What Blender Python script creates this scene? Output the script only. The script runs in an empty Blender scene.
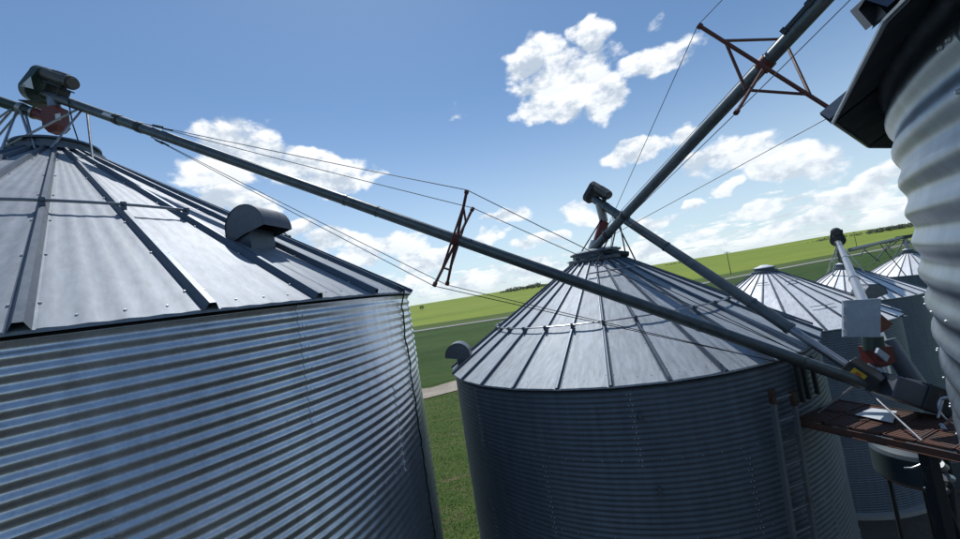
import bpy, math, random
from math import sin, cos, pi, radians, hypot, atan2, sqrt
from mathutils import Vector, Matrix
random.seed(7)
S = bpy.context.scene
C = S.collection

# ------------------------------------------------------------------ camera
F, PITCH, ROLL = 391.49, .0635, .159          # pixels of a 960 wide picture, radians
cam = bpy.data.cameras.new('camera'); camo = bpy.data.objects.new('camera', cam); C.objects.link(camo)
cam.sensor_fit = 'HORIZONTAL'; cam.sensor_width = 36; cam.lens = F / 960 * 36
cam.clip_start = .05; cam.clip_end = 40000
fwd = Vector((0, cos(PITCH), sin(PITCH))); up0 = Vector((0, -sin(PITCH), cos(PITCH))); r0 = Vector((1, 0, 0))
right = cos(ROLL) * r0 - sin(ROLL) * up0      # camera rolled clockwise
up = cos(ROLL) * up0 + sin(ROLL) * r0
camo.matrix_world = Matrix(((right.x, up.x, -fwd.x, 0), (right.y, up.y, -fwd.y, 0), (right.z, up.z, -fwd.z, 0), (0, 0, 0, 1)))
S.camera = camo

def ray(px, py):
    dx, dy = px - 480, py - 269.5
    c, s = cos(ROLL), sin(ROLL)
    u = dx * c - dy * s; v = -(dx * s + dy * c)
    return Vector((u / F, cos(PITCH) - v / F * sin(PITCH), sin(PITCH) + v / F * cos(PITCH)))
def at(px, py, Y):
    d = ray(px, py); return d * (Y / d.y)
def atz(px, py, Z):
    d = ray(px, py); return d * (Z / d.z)

# ------------------------------------------------------------------ light
SUN_EL, SUN_AZ = radians(59), radians(-12)    # azimuth measured from +Y towards +X
EXPO = 0.14
world = bpy.data.worlds.new('World'); S.world = world; world.use_nodes = True
sunl = bpy.data.lights.new('sun', 'SUN'); sunl.energy = 3.3; sunl.angle = radians(.53); sunl.color = (1, .975, .94)
suno = bpy.data.objects.new('sun', sunl); C.objects.link(suno)
sd = Vector((sin(SUN_AZ) * cos(SUN_EL), cos(SUN_AZ) * cos(SUN_EL), sin(SUN_EL)))
suno.rotation_euler = sd.to_track_quat('Z', 'Y').to_euler()
S.view_settings.view_transform = 'Standard'; S.view_settings.look = 'None'
S.view_settings.exposure = EXPO; S.view_settings.gamma = 1; S.view_settings.use_curve_mapping = False
S.render.engine = 'CYCLES'

class NT:
    def __init__(s, nt): s.t = nt; s.n = nt.nodes; s.l = nt.links
    def node(s, typ, **kw):
        n = s.n.new(typ)
        for k, v in kw.items():
            if k.startswith('_'): setattr(n, k[1:], v)
            else:
                i = n.inputs[int(k[1:])] if k[0] == 'i' and k[1:].isdigit() else n.inputs[k.replace('__', ' ')]
                s.put(i, v)
        return n
    def put(s, i, v):
        if isinstance(v, bpy.types.NodeSocket): s.l.new(v, i)
        elif isinstance(v, bpy.types.Node): s.l.new(v.outputs[0], i)
        else: i.default_value = v
    def m(s, op, a, b=0.0, c=0.0, clamp=False):
        n = s.n.new('ShaderNodeMath'); n.operation = op; n.use_clamp = clamp
        s.put(n.inputs[0], a); s.put(n.inputs[1], b); s.put(n.inputs[2], c); return n.outputs[0]
    def vm(s, op, a, b=(0, 0, 0)):
        n = s.n.new('ShaderNodeVectorMath'); n.operation = op
        s.put(n.inputs[0], a)
        if op == 'SCALE': s.put(n.inputs[3], b)
        else: s.put(n.inputs[1], b)
        return n.outputs['Value'] if op in ('LENGTH', 'DOT_PRODUCT') else n.outputs[0]
    def step(s, x, a, b, o0=0.0, o1=1.0):
        n = s.n.new('ShaderNodeMapRange'); n.interpolation_type = 'SMOOTHSTEP'
        s.put(n.inputs[0], x); n.inputs[1].default_value = a; n.inputs[2].default_value = b
        n.inputs[3].default_value = o0; n.inputs[4].default_value = o1; return n.outputs[0]
    def mix(s, f, a, b, blend='MIX'):
        n = s.n.new('ShaderNodeMix'); n.data_type = 'RGBA'; n.blend_type = blend
        s.put(n.inputs[0], f); s.put(n.inputs[6], a); s.put(n.inputs[7], b); return n.outputs[2]
    def noise(s, vec, scale, detail=4, rough=.55, dist=0.0):
        n = s.n.new('ShaderNodeTexNoise'); s.put(n.inputs['Vector'], vec)
        n.inputs['Scale'].default_value = scale; n.inputs['Detail'].default_value = detail
        n.inputs['Roughness'].default_value = rough; n.inputs['Distortion'].default_value = dist
        return n.outputs[0]

def rgb(r, g, b): return (r, g, b, 1)

# world: clear sky with cumulus clouds
def build_world():
    t = NT(world.node_tree); t.n.clear()
    out = t.n.new('ShaderNodeOutputWorld'); bg = t.n.new('ShaderNodeBackground'); t.l.new(bg.outputs[0], out.inputs[0])
    sky = t.n.new('ShaderNodeTexSky'); sky.sky_type = 'NISHITA'; sky.sun_disc = False
    sky.sun_elevation = SUN_EL; sky.sun_rotation = SUN_AZ; sky.altitude = 400; sky.air_density = 1.0; sky.dust_density = .25; sky.ozone_density = 1.8
    d = t.n.new('ShaderNodeTexCoord').outputs['Generated']
    d = t.vm('NORMALIZE', d)
    sep = t.n.new('ShaderNodeSeparateXYZ'); t.l.new(d, sep.inputs[0])
    z = sep.outputs[2]
    # lift the sky a little and whiten it towards the horizon
    hz = t.step(z, .0, .55, 1, 0)
    hz = t.m('POWER', hz, 1.6)
    base = t.mix(t.m('MULTIPLY', hz, .72), t.mix(1.0, sky.outputs[0], rgb(.84, .98, 1.04), 'MULTIPLY'), rgb(6.3, 7.5, 8.4))
    # individual clouds: centre direction and half sizes (radians) across, up and down
    cl = []
    for px, py, w, h, a in CLOUDS:
        v = ray(px, py).normalized(); cl.append((v, w, h, a))
    zs = t.n.new('ShaderNodeMapping'); zs.inputs['Scale'].default_value = (1, 1, 1.5); t.l.new(d, zs.inputs[0])
    zv = zs.outputs[0]
    warp = t.n.new('ShaderNodeTexNoise'); t.l.new(zv, warp.inputs[0]); warp.inputs['Scale'].default_value = 9; warp.inputs['Detail'].default_value = 3
    wv = t.vm('SCALE', t.vm('SUBTRACT', warp.outputs[1], (.5, .5, .5)), .10)
    dw = t.vm('ADD', d, wv)
    blob = None; ysh = 0.0
    for v, w, h, a in cl:
        # local frame of the cloud; the long side lies along the horizon
        e = Vector((v.y, -v.x, 0)).normalized(); n = e.cross(v).normalized()
        if n.z < 0: n = -n
        df = t.vm('SUBTRACT', dw, tuple(v))
        x = t.m('MULTIPLY', t.vm('DOT_PRODUCT', df, tuple(e)), 1.12 / w)
        y = t.m('MULTIPLY', t.vm('DOT_PRODUCT', df, tuple(n)), 1.12 / h)
        q = t.m('MULTIPLY', t.vm('DOT_PRODUCT', df, tuple(v)), 1 / .5)
        r2 = t.m('ADD', t.m('ADD', t.m('MULTIPLY', x, x), t.m('MULTIPLY', y, y)), t.m('MULTIPLY', q, q))
        b = t.m('MULTIPLY', t.m('SUBTRACT', 1.22, r2), a)
        if blob is None: blob = b; ysh = y
        else:
            cnd = t.m('GREATER_THAN', b, blob); ysh = t.m('ADD', t.m('MULTIPLY', ysh, t.m('SUBTRACT', 1.0, cnd)), t.m('MULTIPLY', y, cnd))
            blob = t.m('MAXIMUM', blob, b)
    blob = t.m('MAXIMUM', blob, -1.0)
    # background field of cumulus, denser and flatter towards the horizon
    zp = t.m('ADD', t.m('MAXIMUM', z, 0.0), .10)
    cmb = t.n.new('ShaderNodeCombineXYZ'); t.l.new(t.m('DIVIDE', sep.outputs[0], zp), cmb.inputs[0]); t.l.new(t.m('DIVIDE', sep.outputs[1], zp), cmb.inputs[1])
    fld = t.noise(cmb.outputs[0], 3.4, 5, .5)
    band = t.step(z, .02, .20, .62, -1.1)
    fieldv = t.m('ADD', t.m('MULTIPLY', t.m('SUBTRACT', fld, .56), 3.4), band)
    nz = t.noise(zv, 12, 10, .60)
    nz2 = t.noise(t.vm('ADD', zv, tuple(sd * .035)), 12, 10, .60)
    dens = t.m('ADD', t.m('MAXIMUM', t.m('MULTIPLY', blob, .85), fieldv), t.m('MULTIPLY', t.m('SUBTRACT', nz, .5), 2.8))
    mask = t.step(dens, .0, .62)
    mask = t.m('MULTIPLY', mask, t.step(z, -.005, .03))
    lit = t.m('ADD', .66, t.m('MULTIPLY', t.m('SUBTRACT', nz, nz2), 5.5), 0, True)
    ysh = t.m('MINIMUM', t.m('MAXIMUM', ysh, -1.0), 1.0)
    lit = t.m('ADD', lit, t.m('MULTIPLY', ysh, t.m('MULTIPLY', t.step(blob, 0, .3), .30)))
    thick = t.step(dens, .3, 1.5)
    lit = t.m('SUBTRACT', lit, t.m('MULTIPLY', thick, .12), 0, True)
    ccol = t.mix(lit, rgb(5.0, 5.8, 6.8), rgb(10.0, 10.2, 10.4))
    ccol = t.mix(t.m('MULTIPLY', hz, .35), ccol, rgb(7.6, 8.4, 9.0))
    col = t.mix(t.m('MULTIPLY', mask, .95), base, ccol)
    t.l.new(col, bg.inputs[0]); bg.inputs[1].default_value = .10
CLOUDS = [  # pixel of the centre in the photograph, half width, half height (radians), strength
    (530, 57, .075, .045, 1.0), (590, 33, .060, .042, 1.0), (572, 70, .11, .055, 1.0), (557, 104, .11, .055, 1.0), (603, 96, .06, .045, .9), (658, 62, .085, .035, .8), (657, 18, .022, .016, .3),
    (240, 150, .10, .07, 1.0), (225, 172, .09, .05, .9), (320, 172, .13, .05, .95), (370, 175, .05, .03, .8),
    (232, 203, .10, .03, .9), (505, 217, .07, .025, .9), (635, 150, .075, .035, 1.0), (682, 131, .04, .03, .9),
    (735, 150, .095, .05, 1.0), (700, 158, .05, .03, .8), (795, 163, .10, .04, 1.0), (765, 175, .05, .025, .9),
    (863, 187, .07, .03, 1.0), (755, 212, .06, .022, .9), (490, 238, .06, .025, .9), (385, 246, .12, .04, .9), (330, 240, .07, .03, .9),
    (655, 222, .06, .02, .8), (455, 108, .03, .02, .35), (585, 215, .06, .03, .9), (860, 200, .06, .02, .7), (545, 240, .07, .02, .8),
    (548, 80, .09, .055, 1.0), (430, 262, .09, .035, 1.0), (300, 228, .06, .025, .9), (405, 283, .09, .022, .9), (530, 262, .08, .025, 1.0), (470, 280, .08, .02, .9),
    (612, 258, .09, .02, 1.0), (700, 236, .07, .018, .9), (822, 220, .06, .018, .9), (880, 216, .06, .018, .9), (655, 248, .08, .016, .9), (690, 207, .03, .014, .7), (724, 190, .03, .014, .7), (780, 235, .08, .014, .8), (350, 262, .08, .03, 1.0)]
build_world()

# ------------------------------------------------------------------ materials
def mat(name):
    m = bpy.data.materials.new(name); m.use_nodes = True
    t = NT(m.node_tree); b = t.n['Principled BSDF']; return m, t, b
def galv(name, base=(.42, .44, .47), metal=.85, rough=.38, spangle=60, dirt=.25, streak=(1, 1, .15), rust=0.0, bump=.02, blot=1.2, local=False):
    m, t, b = mat(name)
    tc = t.n.new('ShaderNodeTexCoord').outputs['Object']
    inf = t.n.new('ShaderNodeObjectInfo').outputs['Random']
    pos = t.n.new('ShaderNodeNewGeometry').outputs['Position']
    v = t.n.new('ShaderNodeTexVoronoi'); t.l.new(pos, v.inputs['Vector']); v.inputs['Scale'].default_value = spangle
    sepc = t.n.new('ShaderNodeSeparateColor'); t.l.new(v.outputs['Color'], sepc.inputs[0])
    sp = sepc.outputs[0]
    mp = t.n.new('ShaderNodeMapping'); mp.inputs['Scale'].default_value = streak; t.put(mp.inputs[0], t.vm('ADD', tc, t.vm('SCALE', (7, 13, 3), inf)) if local else pos)
    st = t.noise(mp.outputs[0], 9, 5, .6)
    bl = t.noise(pos, blot, 5, .6)
    k = t.m('ADD', .86, t.m('MULTIPLY', t.m('SUBTRACT', sp, .5), .04 if local else .10))
    k = t.m('ADD', k, t.m('MULTIPLY', t.m('SUBTRACT', st, .5), .45 * dirt * 2))
    k = t.m('ADD', k, t.m('MULTIPLY', t.m('SUBTRACT', bl, .5), .35))
    k = t.m('ADD', k, t.m('MULTIPLY', t.m('SUBTRACT', inf, .5), .10))
    col = t.mix(1.0, rgb(*base), t.vm('SCALE', (1, 1, 1), k), 'MULTIPLY')
    if rust:
        rn = t.noise(pos, 5, 7, .7)
        col = t.mix(t.step(rn, .72 - rust * .3, .82 - rust * .2), col, rgb(.16, .075, .035))
    t.put(b.inputs['Base Color'], col)
    b.inputs['Metallic'].default_value = metal
    r = t.m('ADD', rough, t.m('ADD', t.m('MULTIPLY', t.m('SUBTRACT', sp, .5), .02 if local else .04), t.m('MULTIPLY', t.m('SUBTRACT', bl, .5), .16)))
    t.put(b.inputs['Roughness'], r)
    bp = t.n.new('ShaderNodeBump'); bp.inputs['Strength'].default_value = .25; bp.inputs['Distance'].default_value = bump
    t.put(bp.inputs['Height'], t.noise(pos, 3.5, 3, .5)); t.put(b.inputs['Normal'], bp.outputs[0])
    return m
def paint(name, col, rough=.5, metal=0.0, wear=.3, wcol=(.13, .06, .035), nscale=9, thr=.66):
    m, t, b = mat(name)
    pos = t.n.new('ShaderNodeNewGeometry').outputs['Position']
    n = t.noise(pos, nscale, 7, .68); n2 = t.noise(pos, 2.3, 4, .6)
    c = t.mix(1.0, rgb(*col), t.vm('SCALE', (1, 1, 1), t.m('ADD', .72, t.m('MULTIPLY', n2, .55))), 'MULTIPLY')
    c = t.mix(t.m('MULTIPLY', t.step(n, thr - wear * .2, thr + .06), wear * 2, 0, True), c, rgb(*wcol))
    t.put(b.inputs['Base Color'], c); b.inputs['Metallic'].default_value = metal
    t.put(b.inputs['Roughness'], t.m('ADD', rough, t.m('MULTIPLY', t.m('SUBTRACT', n, .5), .4)))
    bp = t.n.new('ShaderNodeBump'); bp.inputs['Strength'].default_value = .3; bp.inputs['Distance'].default_value = .004
    t.put(bp.inputs['Height'], n); t.put(b.inputs['Normal'], bp.outputs[0])
    return m
M = {}
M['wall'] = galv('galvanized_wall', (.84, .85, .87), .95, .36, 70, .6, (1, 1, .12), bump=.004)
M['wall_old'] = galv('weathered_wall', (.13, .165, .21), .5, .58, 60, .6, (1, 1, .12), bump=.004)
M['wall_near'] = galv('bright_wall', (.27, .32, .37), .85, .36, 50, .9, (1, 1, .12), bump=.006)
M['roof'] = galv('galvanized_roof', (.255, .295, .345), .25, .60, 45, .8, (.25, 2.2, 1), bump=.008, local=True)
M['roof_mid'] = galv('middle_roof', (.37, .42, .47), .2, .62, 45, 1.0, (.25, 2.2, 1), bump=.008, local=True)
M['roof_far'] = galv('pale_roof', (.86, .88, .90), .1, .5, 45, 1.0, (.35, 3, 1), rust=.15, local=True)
M['rib'] = galv('rib_metal', (.115, .145, .185), .6, .5, 45, .4, (1, 1, 1))
M['under'] = paint('eave_shade', (.050, .056, .060), .8, 0, .1)  # dark colour stands in for the shade below the eaves
M['tube'] = galv('auger_tube', (.125, .15, .16), .7, .45, 80, .9, (1, 1, 1), rust=.16)
M['tube_bright'] = galv('bright_tube', (.36, .38, .41), .75, .38, 80, .6, (1, 1, 1), rust=.12)
M['rod'] = galv('rod', (.42, .44, .46), .8, .35, 90, .4, (1, 1, 1))
M['bolt'] = galv('bolt', (.62, .66, .70), .3, .5, 20, .2, (1, 1, 1))
M['housing'] = galv('grey_housing', (.13, .15, .18), .5, .5, 50, .5, (1, 1, 1))
M['red'] = paint('red_paint', (.13, .022, .018), .5)
M['truss'] = paint('rusty_red_steel', (.085, .022, .018), .6, 0, .6, (.05, .025, .018))
M['dark'] = paint('dark_enamel', (.020, .026, .030), .55)
M['green'] = paint('dark_green_enamel', (.025, .050, .045), .4)
M['motor'] = paint('motor_grey', (.075, .075, .072), .45)
M['cable'] = paint('steel_cable', (.045, .045, .05), .5, .3)
M['black'] = paint('black_rubber', (.012, .012, .014), .6)
M['rust'] = paint('rusty_grating', (.070, .046, .040), .75, 0, .8, (.11, .05, .035), 6, .55)
M['ladder'] = paint('ladder_steel', (.19, .215, .24), .5, .5, .25, (.13, .075, .045), 4, .6)
M['rust_tip'] = paint('rusted_rail', (.075, .045, .03), .8, 0, .6, (.06, .028, .018), 8, .55)
M['white'] = paint('white_sheet', (.55, .60, .64), .45, .1, .1)
M['panelblue'] = galv('guard_panel', (.44, .52, .62), .3, .45, 40, .5, (1, 1, 1))
M['label'] = paint('white_label', (.62, .63, .66), .5, 0, .05)
M['tankblue'] = paint('tank_paint', (.035, .055, .070), .5)
M['yellow'] = paint('yellow_label', (.62, .42, .03), .5, 0, .1)
M['orange'] = paint('orange_mark', (.55, .12, .03), .5, 0, .1)
M['wood'] = paint('pole_wood', (.065, .05, .04), .85, 0, .4, (.03, .025, .02))

# ------------------------------------------------------------------ mesh helpers
class MB:
    def __init__(s): s.v = []; s.f = []
    def add(s, vs, fs):
        o = len(s.v); s.v += [tuple(v) for v in vs]; s.f += [tuple(i + o for i in f) for f in fs]; return s
    def box(s, c, sz, rot=None):
        c = Vector(c); hx, hy, hz = sz[0] / 2, sz[1] / 2, sz[2] / 2
        vs = [Vector((x * hx, y * hy, z * hz)) for x in (-1, 1) for y in (-1, 1) for z in (-1, 1)]
        if rot is not None: vs = [rot @ v for v in vs]
        return s.add([c + v for v in vs], [(0, 1, 3, 2), (4, 6, 7, 5), (0, 4, 5, 1), (2, 3, 7, 6), (0, 2, 6, 4), (1, 5, 7, 3)])
    def bev(s, c, sz, rot=None, b=.01):
        # box with chamfered long edges (an octagonal prism along local x)
        c = Vector(c); hx, hy, hz = sz[0] / 2, sz[1] / 2, sz[2] / 2
        pr = [(-hy + b, -hz), (hy - b, -hz), (hy, -hz + b), (hy, hz - b), (hy - b, hz), (-hy + b, hz), (-hy, hz - b), (-hy, -hz + b)]
        vs = [Vector((x, y * k, z * k)) for x, k in ((-hx, .94), (-hx + b, 1), (hx - b, 1), (hx, .94)) for y, z in pr]
        if rot is not None: vs = [rot @ v for v in vs]
        fs = [(a * 8 + i, a * 8 + (i + 1) % 8, a * 8 + 8 + (i + 1) % 8, a * 8 + 8 + i) for a in range(3) for i in range(8)]
        fs += [tuple(range(7, -1, -1)), tuple(range(24, 32))]
        return s.add([c + v for v in vs], fs)
    def tube(s, p0, p1, r, n=12, r1=None, cap=True):
        return s.path([p0, p1], r, n, cap, r1)
    def path(s, pts, r, n=8, cap=True, r1=None):
        pts = [Vector(p) for p in pts]; rings = []
        for i, p in enumerate(pts):
            d = (pts[min(i + 1, len(pts) - 1)] - pts[max(i - 1, 0)]).normalized()
            if i == 0: u = d.orthogonal().normalized()
            else: u = (u - d * u.dot(d)).normalized()
            w = d.cross(u)
            rr = r if r1 is None else r + (r1 - r) * i / (len(pts) - 1)
            rings.append([p + rr * (cos(2 * pi * k / n) * u + sin(2 * pi * k / n) * w) for k in range(n)])
        vs = [q for g in rings for q in g]; L = len(pts)
        fs = [(a * n + k, a * n + (k + 1) % n, a * n + n + (k + 1) % n, a * n + n + k) for a in range(L - 1) for k in range(n)]
        if cap: fs += [tuple(range(n - 1, -1, -1)), tuple(range((L - 1) * n, L * n))]
        return s.add(vs, fs)
    def lathe(s, c, prof, n=32, axis='Z', a0=0, a1=2 * pi):
        c = Vector(c); full = abs(a1 - a0 - 2 * pi) < 1e-6; m = n if full else n + 1
        vs = [c + Vector((r * cos(a0 + (a1 - a0) * k / n), r * sin(a0 + (a1 - a0) * k / n), z)) for r, z in prof for k in range(m)]
        fs = [(i * m + k, i * m + (k + 1) % m, i * m + m + (k + 1) % m, i * m + m + k) for i in range(len(prof) - 1) for k in range(n)]
        return s.add(vs, fs)
    def prism(s, poly, d):
        # poly: list of 3D points, extruded by d
        d = Vector(d); n = len(poly); vs = [Vector(p) for p in poly] + [Vector(p) + d for p in poly]
        return s.add(vs, [tuple(range(n - 1, -1, -1)), tuple(range(n, 2 * n))] + [(i, (i + 1) % n, n + (i + 1) % n, n + i) for i in range(n)])
    def mesh(s, name, m, smooth=True, org=(0, 0, 0)):
        o = Vector(org); me = bpy.data.meshes.new(name)
        me.from_pydata([tuple(Vector(v) - o) for v in s.v], [], s.f)
        me.materials.append(m)
        if smooth:
            me.shade_smooth(); 
            try: me.set_sharp_from_angle(angle=radians(32))
            except Exception: pass
        me.validate(); me.update(); return me
    def build(s, name, m, parent=None, smooth=True, org=None):
        if org is None: org = parent_world(parent) if parent else (0, 0, 0)
        me = s.mesh(name, m, smooth, org)
        ob = bpy.data.objects.new(name, me); C.objects.link(ob)
        if parent: ob.parent = parent
        return ob
def parent_world(p):
    v = Vector((0, 0, 0))
    while p is not None: v = v + p.location; p = p.parent
    return v
def tag(o, label, cat, group=None, kind=None):
    if label: o['label'] = label
    if cat: o['category'] = cat
    if group: o['group'] = group
    if kind: o['kind'] = kind
    return o
def thing(name, loc, label, cat, group=None):
    o = bpy.data.objects.new(name, None); o.location = Vector(loc); o.empty_display_size = .3
    C.objects.link(o); return tag(o, label, cat, group)
def inst(name, me, parent, loc=(0, 0, 0), rz=0):
    o = bpy.data.objects.new(name, me); C.objects.link(o); o.parent = parent; o.location = loc; o.rotation_euler = (0, 0, rz); return o

GZ = -8.0
PITCHC = .1016

# ------------------------------------------------------------------ ground, fields, roads
def grass_mat(name, c1, c2, c3, sc=1.0, patch=.05, bump=.05, stretch=(1, 1, 1)):
    m, t, b = mat(name)
    pos = t.n.new('ShaderNodeNewGeometry').outputs['Position']
    mp = t.n.new('ShaderNodeMapping'); mp.inputs['Scale'].default_value = stretch; t.l.new(pos, mp.inputs[0]); p = mp.outputs[0]
    a = t.noise(p, sc * 3, 6, .7); c = t.noise(p, patch, 5, .6, .5); e = t.noise(p, sc * .5, 5, .65)
    col = t.mix(t.step(c, .35, .65), rgb(*c1), rgb(*c2))
    col = t.mix(t.step(e, .50, .72), col, rgb(*c3))
    col = t.mix(1.0, col, t.vm('SCALE', (1, 1, 1), t.m('ADD', .55, t.m('MULTIPLY', a, .9))), 'MULTIPLY')
    t.put(b.inputs['Base Color'], col); b.inputs['Roughness'].default_value = .95
    b.inputs['Specular IOR Level'].default_value = .15
    bp = t.n.new('ShaderNodeBump'); bp.inputs['Strength'].default_value = .7; bp.inputs['Distance'].default_value = bump
    t.put(bp.inputs['Height'], a); t.put(b.inputs['Normal'], bp.outputs[0])
    return m
G_near = grass_mat('mown_grass', (.050, .088, .018), (.074, .110, .026), (.115, .105, .050), 1.6, .15, .03, (1, 2.5, 1))
G_dark = grass_mat('crop_dark', (.028, .062, .012), (.045, .085, .018), (.060, .085, .028), .3, .03, .2, (1, 3, 1))
G_verge = grass_mat('verge_grass', (.060, .100, .020), (.085, .125, .030), (.10, .11, .05), .3, .03, .2, (.4, 2, 1))
G_field = grass_mat('field_bright', (.165, .225, .028), (.215, .265, .040), (.115, .175, .030), .05, .0035, .2, (.4, 1.3, 1))
G_gravel = grass_mat('gravel', (.30, .26, .21), (.36, .32, .26), (.22, .19, .15), 2, .3, .02)
G_road = grass_mat('far_road_surface', (.26, .26, .25), (.30, .30, .28), (.22, .22, .2), .5, .05, .02)
G_soil = grass_mat('bare_soil', (.085, .068, .052), (.11, .088, .066), (.060, .06, .035), 2, .5, .03)

G_unseen = grass_mat('unseen_dark_ground', (.030, .032, .035), (.045, .046, .048), (.028, .032, .032), 2, .5, .02)  # dark tone chosen for what the left wall mirrors
def sheet(name, pts, m, z):
    n = len(pts); mb = MB(); mb.add([(x, y, z) for x, y in pts], [tuple(range(n))])
    o = mb.build(name, m, None, False); o['kind'] = 'structure'; return o
mb = MB(); ng = 64; vs = [(0, 0, GZ)]
for R_ in (60, 400, 3000, 26000): vs += [(R_ * cos(2 * pi * k / ng), R_ * sin(2 * pi * k / ng), GZ) for k in range(ng)]
fs = [(0, 1 + k, 1 + (k + 1) % ng) for k in range(ng)]
for q in range(3): fs += [(1 + q * ng + k, 1 + q * ng + ng + k, 1 + q * ng + ng + (k + 1) % ng, 1 + q * ng + (k + 1) % ng) for k in range(ng)]
mb.add(vs, fs); o = mb.build('ground', G_near, None, False); o['kind'] = 'structure'
# the far road bends away to the right; everything beyond it is the pale field
RD = [(-900, 260), (-160, 150), (-22, 121.4), (5, 117), (52, 122), (100, 141), (150, 159), (215, 185), (900, 430)]
def off(line, d):
    out = []
    for i, p in enumerate(line):
        a = Vector(line[max(i - 1, 0)]); b = Vector(line[min(i + 1, len(line) - 1)]); t_ = (b - a).normalized(); out.append((p[0] - t_.y * d, p[1] + t_.x * d))
    return out
def strip(name, l0, l1, m, z):
    n = len(l0); mb = MB(); mb.add([(x, y, z) for x, y in l0] + [(x, y, z) for x, y in l1], [(i, i + 1, n + i + 1, n + i) for i in range(n - 1)])
    o = mb.build(name, m, None, False); o['kind'] = 'structure'; return o
TR = [(-60, 38.5), (-20, 39), (-6.5, 36), (-4, 37.4), (10, 42), (60, 60), (200, 110)]
strip('crop_field', off(TR, 2.6), off(RD, -3.0), G_dark, GZ + .03)
strip('far_field', off(RD, 2.5), [(x * 60 - 200, 22000) for x, y in RD], G_field, GZ + .03)
strip('field_verge', off(RD, 3.5), off(RD, 26), G_verge, GZ + .06)
strip('far_road', off(RD, -2.6), off(RD, 2.6), G_road, GZ + .10)
strip('gravel_track', off(TR, -2.4), off(TR, 1.6), G_gravel, GZ + .06)
sheet('bare_soil', [(4, 5), (15, 4), (17, 12), (12.5, 15), (10.6, 12.6), (8.6, 12.2), (6, 12)], G_soil, GZ + .03)
sheet('unseen_yard', [(-2.5, -30), (30, -30), (30, 3), (4, 5), (1.5, 3.5), (-1.0, 1.5), (-2.5, -2)], G_unseen, GZ + .015)  # unseen dark ground, added to darken reflections in the left wall
sheet('unseen_yard', [(-40, -30), (-2.5, -30), (-2.5, -2), (-4, 0), (-40, 0)], G_unseen, GZ + .015)  # rest of the added ground, also out of view
# low rise on the skyline
def ridge(name, x0, x1, y, h, m, seed, w=900):
    rnd = random.Random(seed); n = 40; mb = MB(); vs = []
    for i in range(n + 1):
        k = i / n; x = x0 + (x1 - x0) * k; hh = h * sin(pi * k) ** .7 * (.85 + .15 * sin(k * 17 + seed)) 
        vs += [(x, y - w, GZ - .5), (x, y - w * .4, GZ + hh * .6), (x, y, GZ + hh), (x, y + w, GZ + hh * .7)]
    mb.add(vs, [(i * 4 + j, i * 4 + 4 + j, i * 4 + 5 + j, i * 4 + 1 + j) for i in range(n) for j in range(3)])
    o = mb.build(name, m, None, True); o['kind'] = 'structure'; return o
ridge('hill', -600, 2600, 2300, 12, G_field, 3)
ridge('hill', 300, 5200, 3200, 34, G_field, 5)

# ------------------------------------------------------------------ far trees
def leaf_mat(name, c1, c2):
    m, t, b = mat(name)
    inf = t.n.new('ShaderNodeNewGeometry').outputs['Random Per Island']
    t.put(b.inputs['Base Color'], t.mix(inf, rgb(*c1), rgb(*c2))); b.inputs['Roughness'].default_value = .8
    return m
LEAF = leaf_mat('hazed_leaves', (.045, .070, .040), (.075, .105, .055))  # distance haze is mixed into this paler leaf colour
def crown(mb, c, r, h, n, rnd, ls):
    for _ in range(n):
        a = rnd.random() * 2 * pi; zz = rnd.uniform(-1, 1); q = sqrt(1 - zz * zz) * (.55 + .45 * rnd.random())
        p = Vector(c) + Vector((cos(a) * q * r, sin(a) * q * r, zz * h * (.8 + .2 * rnd.random())))
        u = Vector((rnd.uniform(-1, 1), rnd.uniform(-1, 1), rnd.uniform(-1, 1))).normalized() * ls; w = u.orthogonal().normalized() * ls * .7
        mb.add([p - u, p + w, p + u, p - w], [(0, 1, 2, 3)])
def treeline(px0, px1, D, hmin, hmax, step, seed):
    rnd = random.Random(seed); mb = MB(); p0 = ray(px0, 269.5); p1 = ray(px1, 269.5)
    a = Vector((p0.x / p0.y * D, D)); b = Vector((p1.x / p1.y * D, D)); n = int((b - a).length / step)
    for i in range(n):
        k = (i + rnd.random()) / n; q = a + (b - a) * k; e = min(1, 4 * k, 5 * (1 - k)); h = rnd.uniform(hmin, hmax) * (.4 + .6 * e)
        crown(mb, (q.x, q.y + rnd.uniform(-30, 30), GZ + h * .5 + 3), h * .7, h * .55, 26, rnd, h * .22)
    o = mb.build('tree_line', LEAF, None, False); return o
o = treeline(497, 545, 1100, 7, 12, 3, 1); tag(o, 'dark tree belt on the skyline left of the middle grain bin', 'tree belt', kind='stuff')
o = treeline(868, 935, 1500, 12, 17, 3.5, 2); tag(o, 'dark wooded rise on the skyline left of the near corrugated wall', 'woodland', kind='stuff')
o = treeline(660, 700, 1900, 6, 10, 14, 4); tag(o, 'low tree belt on the skyline behind the auger tube of the middle bin', 'tree belt', kind='stuff')
o = treeline(815, 862, 1700, 8, 14, 9, 5); tag(o, 'thin tree belt on the skyline behind the auger head of the far bin', 'tree belt', kind='stuff')
def bush(px, D, h, seed, label):
    r = ray(px, 300); x = r.x / r.y * D; rnd = random.Random(seed)
    t = thing('tree', (x, D, GZ), label, 'tree')
    m1 = MB(); m1.tube((x, D, GZ), (x, D, GZ + h * .5), h * .04, 6, h * .02); m1.build('trunk', M['wood'], t)
    m2 = MB(); crown(m2, (x, D, GZ + h * .6), h * .55, h * .42, 160, rnd, h * .09); m2.build('crown', LEAF, t, False)
bush(420.5, 520, 6.0, 1, 'small dark bush alone on the horizon beside the left bin eave')
#bush(462, 900, 5.0, 3, 'tiny round tree on the horizon midway between left and middle bins')
#bush(748, 1100, 9.0, 5, 'tiny tree on the horizon just right of the nearer utility pole')

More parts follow.
